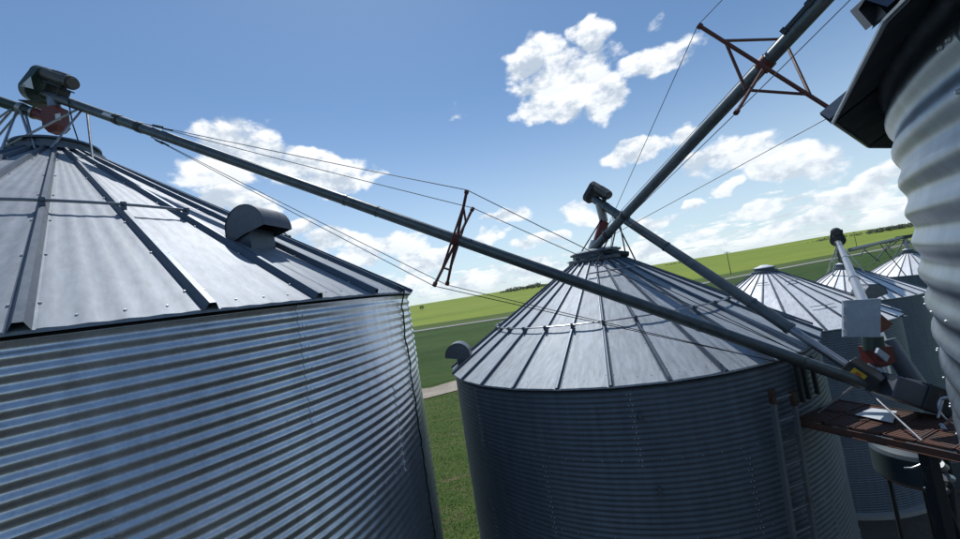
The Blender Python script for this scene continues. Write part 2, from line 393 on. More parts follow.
# ------------------------------------------------------------------ grain bins
def sheet_mesh(nm, R, dth, ncor, seg, m, amp=.0075, lap=.004, nper=8, cp=PITCHC, flip=False):
    mb = MB(); nz = ncor * nper; vs = []
    for i in range(nz + 1):
        z = ncor * cp * i / nz
        for k in range(seg + 1):
            a = dth * k / seg
            # the free end laps 4 mm over the next sheet; the bottom laps over the ring below
            r = R + amp * cos(2 * pi * z / cp) + lap * ((seg - k) if flip else k) / seg + lap * .5 * (1 - i / nz)
            vs.append((r * cos(a), r * sin(a), z))
    fs = [(i * (seg + 1) + k, i * (seg + 1) + k + 1, (i + 1) * (seg + 1) + k + 1, (i + 1) * (seg + 1) + k) for i in range(nz) for k in range(seg)]
    # lap edge
    b0 = len(vs); kk_ = 0 if flip else seg
    for i in range(nz + 1):
        x, y, z = vs[i * (seg + 1) + kk_]; q = 1 - (lap + .002) / R
        vs.append((R * 0 + (x * q), y * q, z))
    fs += [(i * (seg + 1) + kk_, b0 + i, b0 + i + 1, (i + 1) * (seg + 1) + kk_) for i in range(nz)]
    mb.add(vs, fs); return mb.mesh(nm, m, True)

def bolt(mb, p, n, r=.009):
    p = Vector(p); n = Vector(n).normalized(); u = n.orthogonal().normalized(); w = n.cross(u)
    a = [p + r * 1.35 * (cos(k * pi / 3) * u + sin(k * pi / 3) * w) for k in range(6)]
    b = [p + n * r * .35 + r * .95 * (cos(k * pi / 3) * u + sin(k * pi / 3) * w) for k in range(6)]
    c = [p + n * r * 1.0 + r * .75 * (cos(k * pi / 3) * u + sin(k * pi / 3) * w) for k in range(6)]
    mb.add(a + b + c, [(k, (k + 1) % 6, 6 + (k + 1) % 6, 6 + k) for k in range(6)] + [(6 + k, 6 + (k + 1) % 6, 12 + (k + 1) % 6, 12 + k) for k in range(6)] + [(12, 13, 14, 15, 16, 17)])

def make_bin(c, Re, h, N, ph, sl, label, group, wallm, roofm, ribm, wall_in=.07, amp=.0075, sheets=11, rw=.13, rh=.085, rt=.045, collar=.46,
             waves=5, nper=8, bolts=True, ridgeh=.14, seam=0.0, wave_amp=.0035, drop=.045, boltr=.009, seg=12, eave=False, ring_cor=11, cp=.1016, lap=.004, flip=False):
    cx, cy = c
    t = thing('grain_bin', (cx, cy, GZ), label, 'grain bin', group)
    R = Re - wall_in; top = h - drop; H = top - GZ; L = ring_cor * cp; nr = int(math.ceil(H / L)); dth = 2 * pi / sheets
    base = top - nr * L
    me = sheet_mesh('wall_sheet', R, dth, ring_cor, seg, wallm, amp, lap, nper, cp, flip)
    for i in range(nr):
        for k in range(sheets):
            inst('wall_sheet', me, t, (0, 0, base - GZ + i * L), seam + dth * (k + .5 * (i % 2)))
    if bolts:
        bm = MB()
        for i in range(nr):
            for k in range(sheets):
                a0 = seam + dth * (k + .5 * (i % 2))
                for q in range(ring_cor * (1 if bolts == 1 else 2)):
                    z = base + i * L + cp * (q + .0) * (1 if bolts == 1 else .5)
                    for da in (-.03, -.075) if q % 2 else (-.045,):
                        da = -da if flip else da
                        a = a0 + da / R * 1.0; r = R + amp * (cos(2 * pi * (z - base) / cp)) + .004
                        bolt(bm, (cx + r * cos(a), cy + r * sin(a), z), (cos(a), sin(a), 0), boltr)
            nb = int(2 * pi * R / .235)
            for k in range(nb):
                a = 2 * pi * k / nb; z = base + i * L + cp; r = R + amp + .003
                bolt(bm, (cx + r * cos(a), cy + r * sin(a), z), (cos(a), sin(a), 0), boltr * .8)
        bm.build('bolts', M['bolt'], t)['kind'] = 'stuff'
    # roof panels: flat facets between ribs, lightly pressed with waves
    dp = 2 * pi / N; nc = 20; nrr = 8; mb = MB(); vs = []
    A = Vector((1, 0)); B = Vector((cos(dp), sin(dp)))
    for i in range(nrr + 1):
        r = collar + (Re - collar) * i / nrr; z = h - GZ + (Re - r) * sl
        for k in range(nc + 1):
            q = k / nc; p = (A * (1 - q) + B * q) * r
            wv = wave_amp * (r / Re) * (1 - cos(2 * pi * q * waves)) * .5
            vs.append((p.x, p.y, z + wv))
    fs = [(i * (nc + 1) + k, (i + 1) * (nc + 1) + k, (i + 1) * (nc + 1) + k + 1, i * (nc + 1) + k + 1) for i in range(nrr) for k in range(nc)]
    o0 = len(vs)
    for k in range(nc + 1):                       # turned-down lip
        q = k / nc; p = (A * (1 - q) + B * q) * (Re + .004); vs.append((p.x, p.y, h - GZ - .022))
    fs += [(nrr * (nc + 1) + k, o0 + k, o0 + k + 1, nrr * (nc + 1) + k + 1) for k in range(nc)]
    mb.add(vs, fs); pm = mb.mesh('roof_panel', roofm, True)
    # rib: folded hat section, hollow and open at the eave
    mb = MB(); vs = []; prof = [(-rw / 2 - .015, .004), (-rw / 2, .006), (-rt / 2, rh), (rt / 2, rh), (rw / 2, .006), (rw / 2 + .015, .004)]
    nn = Vector((sl, 0, 1)).normalized()
    for i in range(7):
        r = collar + (Re + .012 - collar) * i / 6; z = h - GZ + (Re - r) * sl; tp = .55 + .45 * i / 6
        for y, e in prof:
            vs.append(Vector((r, y * tp, z)) + nn * (e * (.7 + .3 * i / 6)))
    fs = [(i * 6 + k, (i + 1) * 6 + k, (i + 1) * 6 + k + 1, i * 6 + k + 1) for i in range(6) for k in range(5)]
    mb.add(vs, fs); rm = mb.mesh('roof_rib', ribm, False)
    for k in range(N):
        inst('roof_panel', pm, t, (0, 0, 0), ph + k * dp); inst('roof_rib', rm, t, (0, 0, 0), ph + k * dp)
    # screws along the ribs and above the eave
    sb = MB()
    for k in range(N):
        for side in (-1, 1):
            for j in range(1, 7):
                r = collar + (Re - collar) * (j / 6.4); a = ph + k * dp; off_ = (rw / 2 + .02) * side * (.55 + .45 * j / 6.4)
                p = Vector((cx + r * cos(a) - off_ * sin(a), cy + r * sin(a) + off_ * cos(a), h + (Re - r) * sl + .004))
                bolt(sb, p, (sl * cos(a), sl * sin(a), 1), boltr * .8)
        for q in (.25, .5, .75):
            a = ph + (k + q) * dp; r = (Re - .10) * (1 - .5 * (1 - cos(dp / 2)) * 2)
            bolt(sb, (cx + r * cos(a), cy + r * sin(a), h + .10 * sl + .006), (sl * cos(a), sl * sin(a), 1), boltr * .8)
    if bolts: sb.build('roof_screws', M['bolt'], t)['kind'] = 'stuff'
    # peak: collar, flange and fill cap
    pz = h + (Re - collar) * sl; mb = MB()
    mb.lathe((cx, cy, 0), [(collar + .10, pz - .055 + .03), (collar + .10, pz + .035), (collar + .02, pz + .055), (collar, pz + .06), (collar, pz + ridgeh), (collar + .045, pz + ridgeh), (collar + .045, pz + ridgeh + .03), (collar * .98, pz + ridgeh + .035)], 40)
    mb.build('peak_collar', ribm, t)
    mb = MB(); mb.lathe((cx, cy, 0), [(collar * 1.02, pz + ridgeh + .02), (collar * .96, pz + ridgeh + .055), (collar * .5, pz + ridgeh + .10), (.1, pz + ridgeh + .13), (0.001, pz + ridgeh + .13)], 36)
    mb.build('peak_lid', roofm, t)
    # eave angle ring closing the gap behind the overhang
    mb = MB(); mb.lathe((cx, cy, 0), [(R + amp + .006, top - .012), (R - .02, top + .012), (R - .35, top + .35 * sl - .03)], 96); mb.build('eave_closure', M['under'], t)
    # concrete footing
    mb = MB(); mb.lathe((cx, cy, 0), [(R + .18, GZ), (R + .18, GZ + .14), (R - .05, GZ + .15)], 64); mb.build('footing', M['concrete'], t)
    return t
mm, tt, bb = mat('concrete'); M['concrete'] = mm
tt.put(bb.inputs['Base Color'], tt.mix(tt.noise(tt.n.new('ShaderNodeNewGeometry').outputs['Position'], 6, 6, .7), rgb(.22, .21, .19), rgb(.36, .35, .32))); bb.inputs['Roughness'].default_value = .9

def roof_pt(b, r, adeg, e=0.0):
    cx, cy, Re, h, sl = b; a = radians(adeg)
    return Vector((cx + r * cos(a), cy + r * sin(a), h + (Re - r) * sl + e))

LB = (-6.3228, 6.018, 5.13, .2193, .635)
MBn = (2.4244, 8.1441, 3.3011, -1.3961, .61)
BB = (10.553, 14.795, 3.3, -2.62, .60)
CB = (16.35, 17.95, 2.42, -2.70, .60)
pD = at(908, 252, 26.0)
DB = (pD.x, pD.y, 2.45, pD.z - 1.33, .60)
TB = (4.45, -.9, 3.82, .53, .577); NT_ = 24
G = 'galvanized grain bins in the yard'
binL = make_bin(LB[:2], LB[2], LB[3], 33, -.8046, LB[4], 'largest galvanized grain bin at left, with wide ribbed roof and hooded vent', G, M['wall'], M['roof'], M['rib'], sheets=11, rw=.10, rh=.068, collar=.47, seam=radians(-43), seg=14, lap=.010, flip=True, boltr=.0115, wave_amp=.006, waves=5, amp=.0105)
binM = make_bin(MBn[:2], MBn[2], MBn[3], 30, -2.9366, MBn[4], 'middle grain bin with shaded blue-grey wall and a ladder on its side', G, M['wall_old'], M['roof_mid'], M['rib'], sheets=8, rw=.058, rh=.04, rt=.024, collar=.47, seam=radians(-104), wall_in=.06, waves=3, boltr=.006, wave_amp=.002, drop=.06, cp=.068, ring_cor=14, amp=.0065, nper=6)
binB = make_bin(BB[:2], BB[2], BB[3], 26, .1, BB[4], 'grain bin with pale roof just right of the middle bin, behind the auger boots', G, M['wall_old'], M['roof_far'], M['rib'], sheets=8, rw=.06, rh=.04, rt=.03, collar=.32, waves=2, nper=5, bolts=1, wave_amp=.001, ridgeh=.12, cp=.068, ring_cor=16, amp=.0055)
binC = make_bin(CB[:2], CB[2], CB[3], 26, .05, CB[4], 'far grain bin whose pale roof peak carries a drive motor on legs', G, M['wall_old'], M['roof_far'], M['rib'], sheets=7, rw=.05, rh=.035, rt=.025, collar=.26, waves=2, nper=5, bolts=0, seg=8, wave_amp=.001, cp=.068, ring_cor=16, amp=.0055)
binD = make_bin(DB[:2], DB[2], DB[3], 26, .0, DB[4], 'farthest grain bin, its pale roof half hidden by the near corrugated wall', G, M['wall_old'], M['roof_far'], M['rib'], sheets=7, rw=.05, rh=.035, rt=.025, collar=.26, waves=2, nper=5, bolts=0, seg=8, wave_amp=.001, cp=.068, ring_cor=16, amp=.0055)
TAP = .02      # a corner of the polygonal eave
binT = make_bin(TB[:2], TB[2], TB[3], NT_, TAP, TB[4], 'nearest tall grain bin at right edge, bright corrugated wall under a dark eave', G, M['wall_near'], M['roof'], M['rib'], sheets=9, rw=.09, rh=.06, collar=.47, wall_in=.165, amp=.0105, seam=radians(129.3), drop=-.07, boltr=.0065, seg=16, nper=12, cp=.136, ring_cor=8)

# roof access rings (pipe rails on stand-offs)
def roof_ring(parent, b, r, a0, a1, rp, e, stepdeg, name='ring_rail', brackets=True):
    n = max(2, int(abs(a1 - a0) / 4)); mb = MB(); mb.path([roof_pt(b, r, a0 + (a1 - a0) * i / n, e) for i in range(n + 1)], rp, 8)
    o = mb.build(name, M['rod'], parent)
    if brackets:
        k = a0
        while k <= a1 + .01:
            m2 = MB()
            p = roof_pt(b, r, k, 0); q = roof_pt(b, r, k, e); d = Vector((cos(radians(k)), sin(radians(k)), 0))
            m2.box((p + q) / 2 + Vector((0, 0, e * .1)), (.02 + rp, .03 + rp, e + .03), Matrix.Rotation(radians(k), 3, 'Z'))
            m2.tube(q - d * .045, q + d * .045, rp * 1.25, 8)
            k += stepdeg
            m2.build('rail_bracket', M['rib'], o)
    return o
dL = 360 / 33; aL = math.degrees(-.8046)
roof_ring(binL, LB, 3.14, aL - dL * 12, aL + dL * 2.0, .017, .115, dL)
roof_ring(binL, LB, 3.14, aL + dL * 4.0, aL + dL * 9.0, .017, .115, dL)
dM = 12; aM = math.degrees(-2.9366)
roof_ring(binM, MBn, 2.27, aM - dM * 5, aM + dM * 16, .012, .075, dM)
for k0, k1 in ((4.1, 5.9), (6.1, 8.4)): roof_ring(binM, MBn, 1.02, aM + dM * k0, aM + dM * k1, .014, .07, dM, 'step_rail', False)
roof_ring(binB, BB, 1.0, 215, 236, .012, .06, 7, 'step_rail', False); roof_ring(binB, BB, 1.1, 262, 286, .012, .06, 7, 'step_rail', False)
roof_ring(binB, BB, 2.4, 258, 275, .012, .06, 7, 'step_rail', False)

# hooded roof vents: a round-topped hood whose open mouth looks down the slope
def hood(parent, b, r, adeg, rad, dep, yaw=0.0, base=.12, mouth=.32):
    sl = b[4]; p = roof_pt(b, r, adeg, 0); a = radians(adeg + yaw)
    dn = Vector((cos(a), sin(a), 0)); sd_ = Vector((-sin(a), cos(a), 0)); upv = Vector((0, 0, 1))
    # drum axis horizontal across the slope; profile in the plane of dn and up
    c = p + upv * (base + rad * .35) + dn * .02
    ang = [radians(-4 + 190 * i / 18) for i in range(19)]        # from the mouth lip over the top to the back
    prof = [c + dn * rad * cos(t) + upv * rad * sin(t) for t in ang]
    back = c - dn * rad * .96 - upv * (rad * .62); low = c - dn * rad * .05 - upv * rad * .30
    rim = [c + dn * (rad + .006) * cos(t) + upv * (rad + .006) * sin(t) for t in ang] + [back]; n = len(rim)
    mb = MB(); mb.add([q - sd_ * (dep / 2 + .012) for q in rim] + [q + sd_ * (dep / 2 + .012) for q in rim], [(i, i + 1, n + i + 1, n + i) for i in range(n - 1)])
    inner = [q + (c - q) * .03 for q in rim]
    mb.add([q - sd_ * (dep / 2 + .008) for q in inner] + [q + sd_ * (dep / 2 + .008) for q in inner], [(i, i + 1, n + i + 1, n + i) for i in range(n - 1)])
    v = mb.build('roof_vent', M['housing'], parent)
    poly = prof + [back, low]
    for s_ in (-1, 1):
        mb = MB(); mb.prism([q + sd_ * (s_ * dep / 2) for q in poly], sd_ * (s_ * .005)); mb.build('hood_side', M['housing'], v, False)
    mb = MB(); mb.box(p - dn * rad * .35 + upv * (base * .5), (rad * 1.1, dep * .88, base * 2.6), Matrix.Rotation(a, 3, 'Z')); mb.build('vent_neck', M['rib'], v, False)
    return v
hood(binL, LB, 3.85, -18, .27, .46, 6, .11)
hood(binM, MBn, 3.10, -176, .24, .34, -8, .08)
hood(binB, BB, 2.62, 312, .34, .5, 45, .10)

# black cable hanging down the wall of the left bin, lashed in loops
def cyl_hit(px, py, b, R):
    d = ray(px, py); cx, cy = b[0], b[1]; a = d.x ** 2 + d.y ** 2; k = -2 * (d.x * cx + d.y * cy); q = cx * cx + cy * cy - R * R
    D = max(k * k - 4 * a * q, 0); return d * ((-k - sqrt(D)) / (2 * a))
pts = []
az = None
for px, py in [(404, 310), (404, 318), (408, 340), (411, 360), (416, 395), (421, 425), (427, 465), (433, 500), (438, 535)]:
    p = cyl_hit(px - 2, py, LB, 5.085); pts.append(p)
P0 = pts[0]
top_ = [roof_pt(LB, 5.10, math.degrees(atan2(P0.y - LB[1], P0.x - LB[0])) - 1.5, .08), roof_pt(LB, 5.18, math.degrees(atan2(P0.y - LB[1], P0.x - LB[0])) - .8, .04)]
azl = [atan2(p.y - LB[1], p.x - LB[0]) for p in pts]; a0 = azl[0]
path = list(top_)
for i in range(90):
    z = P0.z + .05 - i * (P0.z - GZ) / 90; a = a0 + .012 * sin(i * .9) * max(0, 1 - i / 26) ; r = 5.082 + .006 * sin(i * 2.1)
    path.append(Vector((LB[0] + r * cos(a), LB[1] + r * sin(a), z)))
mb = MB(); mb.path(path, .011, 6)
tag(mb.build('power_cable', M['black']), 'black power cable hanging down the right side of the large left bin', 'cable')

# ------------------------------------------------------------------ augers
def lerp(a, b, k): return a + (b - a) * k
def flange(mb, p, d, r, w=.02, n=16):
    d = d.normalized(); mb.tube(p - d * w / 2, p + d * w / 2, r, n)
def frame_of(d, ref=Vector((0, 0, 1))):
    d = d.normalized(); x = ref - d * ref.dot(d); x.normalize(); return d, x, d.cross(x)

# long auger that rises from the catwalk to the peak of the left bin
A0 = at(905, 398, 4.78); A1 = at(45, 94, 6.05)
dA = (A1 - A0)
aug1 = thing('grain_auger', A0, 'long dark auger tube sloping from the catwalk up to the left bin peak', 'grain auger')
mb = MB(); mb.tube(A0, A1, .074, 20); mb.build('auger_tube', M['tube'], aug1)
def onA(px):                           # point on the auger at picture column px
    best = min(range(2001), key=lambda i: abs(project(lerp(A0, A1, i / 2000))[0] - px)); return lerp(A0, A1, best / 2000)
def project(P):
    y = P.y * cos(PITCH) + P.z * sin(PITCH); z = -P.y * sin(PITCH) + P.z * cos(PITCH); u = F * P.x / y; v = F * z / y
    return 480 + u * cos(ROLL) - v * sin(ROLL), 269.5 - u * sin(ROLL) - v * cos(ROLL)
def one(name, m, parent, p, d, r, w):
    mb = MB(); flange(mb, p, d, r, w); return mb.build(name, M[m], parent)
for px, w_ in ((345, .04), (377, .02), (700, .04), (803, .05)): one('tube_band', 'tube', aug1, onA(px), dA, .080, w_)
for px in (118, 140): one('cable_clamp', 'dark', aug1, onA(px), dA, .083, .09)
mb = MB(); d_, x_, y_ = frame_of(dA); p = onA(113)
mb.box(p - y_ * .0 + Vector((0, -.076, .012)), (.22, .004, .055), Matrix.Rotation(0, 3, 'X') @ Vector((1, 0, 0)).rotation_difference(d_).to_matrix()); mb.build('label', M['label'], aug1, False)

def truss(parent, p, ta, tb, sq, r=.018, tipr=.024):
    # ta, tb: half vectors of the two crossing bars; sq: list of four corners of the bracing frame as fractions
    bars = []
    for v in (ta, tb):
        mb = MB(); mb.tube(p - v, p + v, r, 8); 
        for s_ in (-1, 1): mb.tube(p + v * s_ * .965, p + v * s_ * 1.0, tipr, 8)
        mb.build('truss_arm', M['truss'], parent)
    for a, b in sq:
        mb = MB(); mb.tube(a, b, r * .8, 8); mb.build('truss_brace', M['truss'], parent)
    mb = MB(); flange(mb, p, dirn, .10, .10); mb.build('truss_collar', M['truss'], parent)

# king-post truss on the long auger: seen almost edge-on
dirn = dA
p = onA(456)
d1 = at(467, 189, 5.45) - p; d1 = d1
Yp = p.y; tipA = at(467, 190, Yp - .28); tipB = at(473, 208, Yp + .30); tipC = at(434, 286, Yp - .28); tipD = at(447, 285, Yp + .30)
def bar(parent, a, b, r=.018, name='truss_arm', m=None, tips=True):
    mb = MB(); mb.tube(a, b, r, 8)
    if tips:
        d = (b - a).normalized()
        mb.tube(a, a + d * .05, r * 1.5, 8); mb.tube(b - d * .05, b, r * 1.5, 8)
    return mb.build(name, m or M['truss'], parent)
bar(aug1, tipA, tipD + (tipD - p) * .0, .02); bar(aug1, tipB, tipC, .02)
u1 = lerp(p, tipA, .68); u2 = lerp(p, tipB, .55); l1 = lerp(p, tipC, .62); l2 = lerp(p, tipD, .66)
bar(aug1, u1, u2, .015, 'truss_brace', None, False); bar(aug1, l1, l2, .015, 'truss_brace', None, False)
bar(aug1, u1, l1, .015, 'truss_brace', None, False); bar(aug1, u2, l2, .015, 'truss_brace', None, False)
mb = MB(); flange(mb, p, dA, .092, .10); mb.build('truss_collar', M['truss'], aug1)
# truss cables
def cable(parent, pts, r=.0055, sag=0.0, name='truss_cable'):
    full = []
    for a, b in zip(pts[:-1], pts[1:]):
        L = (b - a).length
        for i in range(8):
            k = i / 8; full.append(lerp(a, b, k) - Vector((0, 0, sag * L * 4 * k * (1 - k))))
    full.append(pts[-1]); mb = MB(); mb.path(full, r, 6); return mb.build(name, M['cable'], parent)
eL = onA(140); eR = onA(806)
upn = frame_of(dA)[1]; sdn = frame_of(dA)[2]
cable(aug1, [eL + upn * .08 + sdn * .04, tipA, eR + upn * .08 + sdn * .03], .0055, .002)
cable(aug1, [onA(150) + upn * .08 - sdn * .04, tipB, eR + upn * .08 - sdn * .04], .0055, .002)
cable(aug1, [onA(150) - upn * .08 + sdn * .04, tipC, onA(790) - upn * .09 + sdn * .04], .0055, .002)
cable(aug1, [onA(156) - upn * .08 - sdn * .04, tipD, onA(790) - upn * .09 - sdn * .04], .0055, .002)
# turnbuckles near the upper end
mb = MB()
for q, s_ in ((eL, 1), (onA(150), 1)):
    a = q + upn * .08; mb.tube(lerp(a, tipA, .04), lerp(a, tipA, .075), .014, 8)
for q in (onA(150), onA(156)):
    a = q - upn * .08; mb.tube(lerp(a, tipC, .03), lerp(a, tipC, .06), .014, 8)
mb.build('turnbuckle', M['dark'], aug1)

def head_drive(parent, top, d, s=1.0, side=Vector((0, -1, 0)), mot='motor', guard='green', turn=1):
    # belt guard (flat drum) over the tube end, with an electric motor riding on top
    d, x, y = frame_of(d)                        # d along tube (upwards), x up, y sideways
    gc = top + d * .10 * s + x * .14 * s
    mb = MB()                                    # guard: long oval box across the tube end
    n = 18; R1, R2, hgt = .19 * s, .13 * s, .26 * s; pts = []
    for i in range(n + 1): t = pi / 2 + pi * 1.0 * i / n - pi / 2; pts.append((R2 * cos(t), hgt / 2 + R2 * sin(t)))
    for i in range(n + 1): t = pi + pi * i / n; pts.append((R1 * cos(t), -hgt / 2 + R1 * sin(t)))
    mb.prism([gc + y * a + x * b for a, b in pts], d * .13 * s); mb.build('belt_guard', M[guard], parent)
    mc = gc + x * (hgt * .62) - d * .30 * s
    mb = MB(); mb.path([mc - d * .20 * s, mc - d * .16 * s, mc + d * .16 * s, mc + d * .30 * s], .105 * s, 20); m_ = mb.build('motor', M[mot], parent)
    mb = MB()
    for i in range(12):
        a = 2 * pi * i / 12; o_ = (x * cos(a) + y * sin(a)) * .108 * s; mb.tube(mc - d * .13 * s + o_, mc + d * .14 * s + o_, .007 * s, 5)
    mb.tube(mc - d * .24 * s, mc - d * .19 * s, .085 * s, 16); mb.build('cooling_fins', M[mot], m_)
    rot = Matrix((d, y, x)).transposed()
    mb = MB(); mb.box(mc + y * .12 * s - x * .02, (.12 * s, .06 * s, .10 * s), rot); mb.build('junction_box', M['dark'], m_, False)
    mb = MB(); mb.box(mc - x * .125 * s, (.34 * s, .20 * s, .02), rot); mb.box(mc - x * .19 * s - d * .12 * s, (.02, .16 * s, .13 * s), rot); mb.box(mc - x * .19 * s + d * .12 * s, (.02, .16 * s, .13 * s), rot); mb.build('motor_mount', M['dark'], parent, False)
    return gc, x, y
gc, gx, gy = head_drive(aug1, A1, dA, 1.02)
sy = -gy if gy.y > 0 else gy
mb = MB(); mb.prism([gc + sy * .0 + Vector((0, -.19, 0)) + gx * .02 - dA.normalized() * .02, gc + Vector((0, -.19, 0)) - gx * .17 + dA.normalized() * .10, gc + Vector((0, -.19, 0)) - gx * .15 - dA.normalized() * .15], Vector((0, -.004, 0))); mb.build('label', M['label'], aug1, False)
# discharge spout under the head
def spout(parent, a, b, r0, r1, m, name='spout', n=16):
    mb = MB(); mb.tube(a, b, r0, n, r1); return mb.build(name, m, parent)
pk = Vector((LB[0], LB[1], LB[3] + (LB[2] - .47) * LB[4] + .2))
spout(aug1, lerp(A1, A0, .012) + Vector((0, 0, -.02)), at(55, 109, 6.0), .075, .085, M['tube_bright'])
def hexbox(c, w, dd, h, tap=.55):
    mb = MB(); c = Vector(c)
    t = [(-w / 2, -dd / 2), (w / 2, -dd / 2), (w / 2, dd / 2), (-w / 2, dd / 2)]
    l = [c + Vector((x, y, h / 2)) for x, y in t] + [c + Vector((x, y, -h * .28)) for x, y in t] + [c + Vector((x * tap, y * tap, -h / 2)) for x, y in t]
    mb.add(l, [(3, 2, 1, 0)] + [(i, (i + 1) % 4, 4 + (i + 1) % 4, 4 + i) for i in range(4)] + [(4 + i, 4 + (i + 1) % 4, 8 + (i + 1) % 4, 8 + i) for i in range(4)] + [(8, 9, 10, 11)])
    return mb
rb = hexbox(at(56, 121, 6.0), .235, .20, .40, .62); rbo = rb.build('discharge_box', M['red'], aug1, False)
mb = MB(); mb.box(at(58, 117, 5.88), (.08, .004, .11)); mb.build('label', M['label'], rbo, False)
mb = MB(); mb.path([at(66, 88, 5.95), at(69, 105, 5.9), at(73, 125, 5.9), at(78, 140, 5.95), at(84, 150, 6.0)], .009, 6); mb.build('motor_lead', M['black'], aug1)
# bent plate under the guard
mb = MB(); mb.box(at(40, 105, 6.05), (.35, .3, .015), Matrix.Rotation(radians(12), 3, 'Y')); mb.build('rain_shield', M['dark'], aug1, False)
# legs that carry the head on the roof
aLd = LB
for (px0, py0, Y0), (r_, ad) in [((80, 108, 6.0), (.75, -105)), ((82, 110, 6.02), (.62, -50)), ((87, 111, 6.05), (.95, -22)), ((24, 108, 6.05), (.70, -62)), ((20, 111, 6.05), (.80, -125))]:
    mb = MB(); mb.tube(at(px0, py0, Y0), roof_pt(LB, r_, ad, .02), .016, 8); mb.build('support_leg', M['rod'], aug1)

# second auger arriving at the left bin from outside the picture
B1 = at(34, 113, 6.02); B0 = B1 + (at(0, 102, 5.9) - at(30, 112, 6.02)).normalized() * 5.5
aug2 = thing('grain_auger', B1, 'auger tube entering from the left edge into the red discharge box', 'grain auger')
mb = MB(); mb.tube(B1, B0, .082, 18); mb.build('auger_tube', M['green'], aug2)
dB = B0 - B1
one('tube_flange', 'tube_bright', aug2, B1 + dB.normalized() * .16, dB, .098, .06); one('tube_flange', 'tube_bright', aug2, B1, dB, .10, .03)
spout(aug2, B1 - dB.normalized() * .02, at(50, 119, 5.98), .085, .075, M['red'])
for (px0, py0, Y0), (r_, ad) in [((16, 106, 5.95), (1.3, -118)), ((18, 108, 6.0), (.9, -80)), ((14, 108, 6.05), (1.2, -150)), ((19, 107, 5.95), (.55, -70))]:
    mb = MB(); mb.tube(at(px0, py0, Y0), roof_pt(LB, r_, ad, .02), .017, 8); mb.build('support_leg', M['rod'], aug2)

# auger from the catwalk up to the middle bin peak
C0 = at(868, 380, 4.95); C1 = at(594, 199, 8.2)
dC = C1 - C0
aug3 = thing('grain_auger', C0, 'grey auger tube rising from the catwalk over the back of the middle bin roof', 'grain auger')
kk = .19
mb = MB(); mb.tube(lerp(C0, C1, kk), C1, .082, 20); mb.build('auger_tube', M['tube'], aug3)
mb = MB(); mb.tube(C0, lerp(C0, C1, kk + .01), .056, 18); mb.build('inner_tube', M['tube_bright'], aug3)
for k, w_ in ((kk, .05), (.30, .03), (.62, .03), (.93, .08)): one('tube_band', 'tube', aug3, lerp(C0, C1, k), dC, .091, w_)
gc, gx, gy = head_drive(aug3, C1, dC, .80, guard='dark')
e0 = lerp(C1, C0, .035); pkM = Vector((MBn[0], MBn[1], MBn[3] + (MBn[2] - .47) * MBn[4] + .22))
j1 = at(604, 222, 8.15); j2 = at(597, 242, 8.14); j3 = at(592, 258, 8.14)
spout(aug3, e0, j1, .095, .085, M['tube_bright']); spout(aug3, j1, j2, .10, .085, M['red'], 'discharge_box'); spout(aug3, j2, j3, .13, .15, M['tube_bright'])
for (px0, py0, Y0), (r_, ad) in [((619, 219, 8.1), (.6, -35)), ((618, 219, 8.1), (.55, -80)), ((617, 220, 8.05), (.75, -110)), ((614, 217, 8.1), (.75, -15)), ((605, 214, 8.1), (.6, 200))]:
    mb = MB(); mb.tube(at(px0, py0, Y0), roof_pt(MBn, r_, ad, .02), .014, 6); mb.build('support_leg', M['dark'], aug3)
mb = MB(); mb.path([at(611, 205, 8.1), at(614, 225, 8.05), at(611, 245, 8.0), at(606, 256, 8.0)], .007, 6); mb.build('motor_lead', M['black'], aug3)
mb = MB(); mb.tube(at(603, 252, 7.7), at(628, 254, 7.75), .055, 16); mb.build('stub_pipe', M['dark'], aug3)
mb = MB()
for a in range(0, 360, 24):
    q = roof_pt(MBn, .55, a, .12); mb.box(q - Vector((0, 0, .03)), (.10, .07, .012), Matrix.Rotation(radians(a), 3, 'Z'))
mb.build('peak_plates', M['rib'], aug3, False)

# thick steep auger coming down from the upper right to the middle bin peak
D0 = at(590, 253, 8.05); D1 = at(765, 64, 4.65); D2 = D0 + (D1 - D0) * 1.55
dD = D2 - D0
aug4 = thing('grain_auger', D0, 'thick dark auger tube dropping steeply from the upper right corner to the middle bin peak', 'grain auger')
mb = MB(); mb.tube(D0, D2, .082, 22); mb.build('auger_tube', M['tube'], aug4)
for k in (.10, .19): one('tube_band', 'dark', aug4, lerp(D0, D2, k), dD, .097, .06)
dirn = dD; p = D1
d_, x_, y_ = frame_of(dD)
# channel bolted along the upper tube
mb = MB(); rot = Matrix((d_, y_, x_)).transposed(); left = (y_ if y_.x < 0 else -y_)
q0 = lerp(D0, D2, .70) + left * .06 + x_ * .065; q1 = lerp(D0, D2, 1) + left * .06 + x_ * .065; mb.box((q0 + q1) / 2, ((q1 - q0).length, .05, .05), rot)
for i in range(7): mb.box(lerp(q0, q1, i / 6.5), (.05, .07, .075), rot)
mb.build('splice_channel', M['dark'], aug4, False)
T1 = at(698, 25, 4.55); T2 = at(837, 113, 4.35); T3 = at(789, 27, 5.05); T4 = at(736, 113, 4.2)
bar(aug4, T1, T2, .022); bar(aug4, T3, T4, .020)
K1 = lerp(p, T1, .60); K3 = lerp(p, T2, .64); K2 = at(784, 39, 5.0); K4 = at(746, 90, 4.45)
for a, b in ((K1, K2), (K2, K3), (K3, K4), (K4, K1)): bar(aug4, a, b, .017, 'truss_brace', None, False)
mb = MB(); flange(mb, p, dD, .10, .12); mb.build('truss_collar', M['truss'], aug4)
lo = lerp(D0, D2, .105)
E1 = at(722, 0, 4.2); E1 = lerp(T1, E1, 3.0)
hi = D2
cable(aug4, [E1, T1, lo - x_ * .0 + left * .09], .005)
cable(aug4, [lerp(T3, at(812, 3, 4.6), 2.5), T3 , lo + left * .17 + x_ * .03], .005)
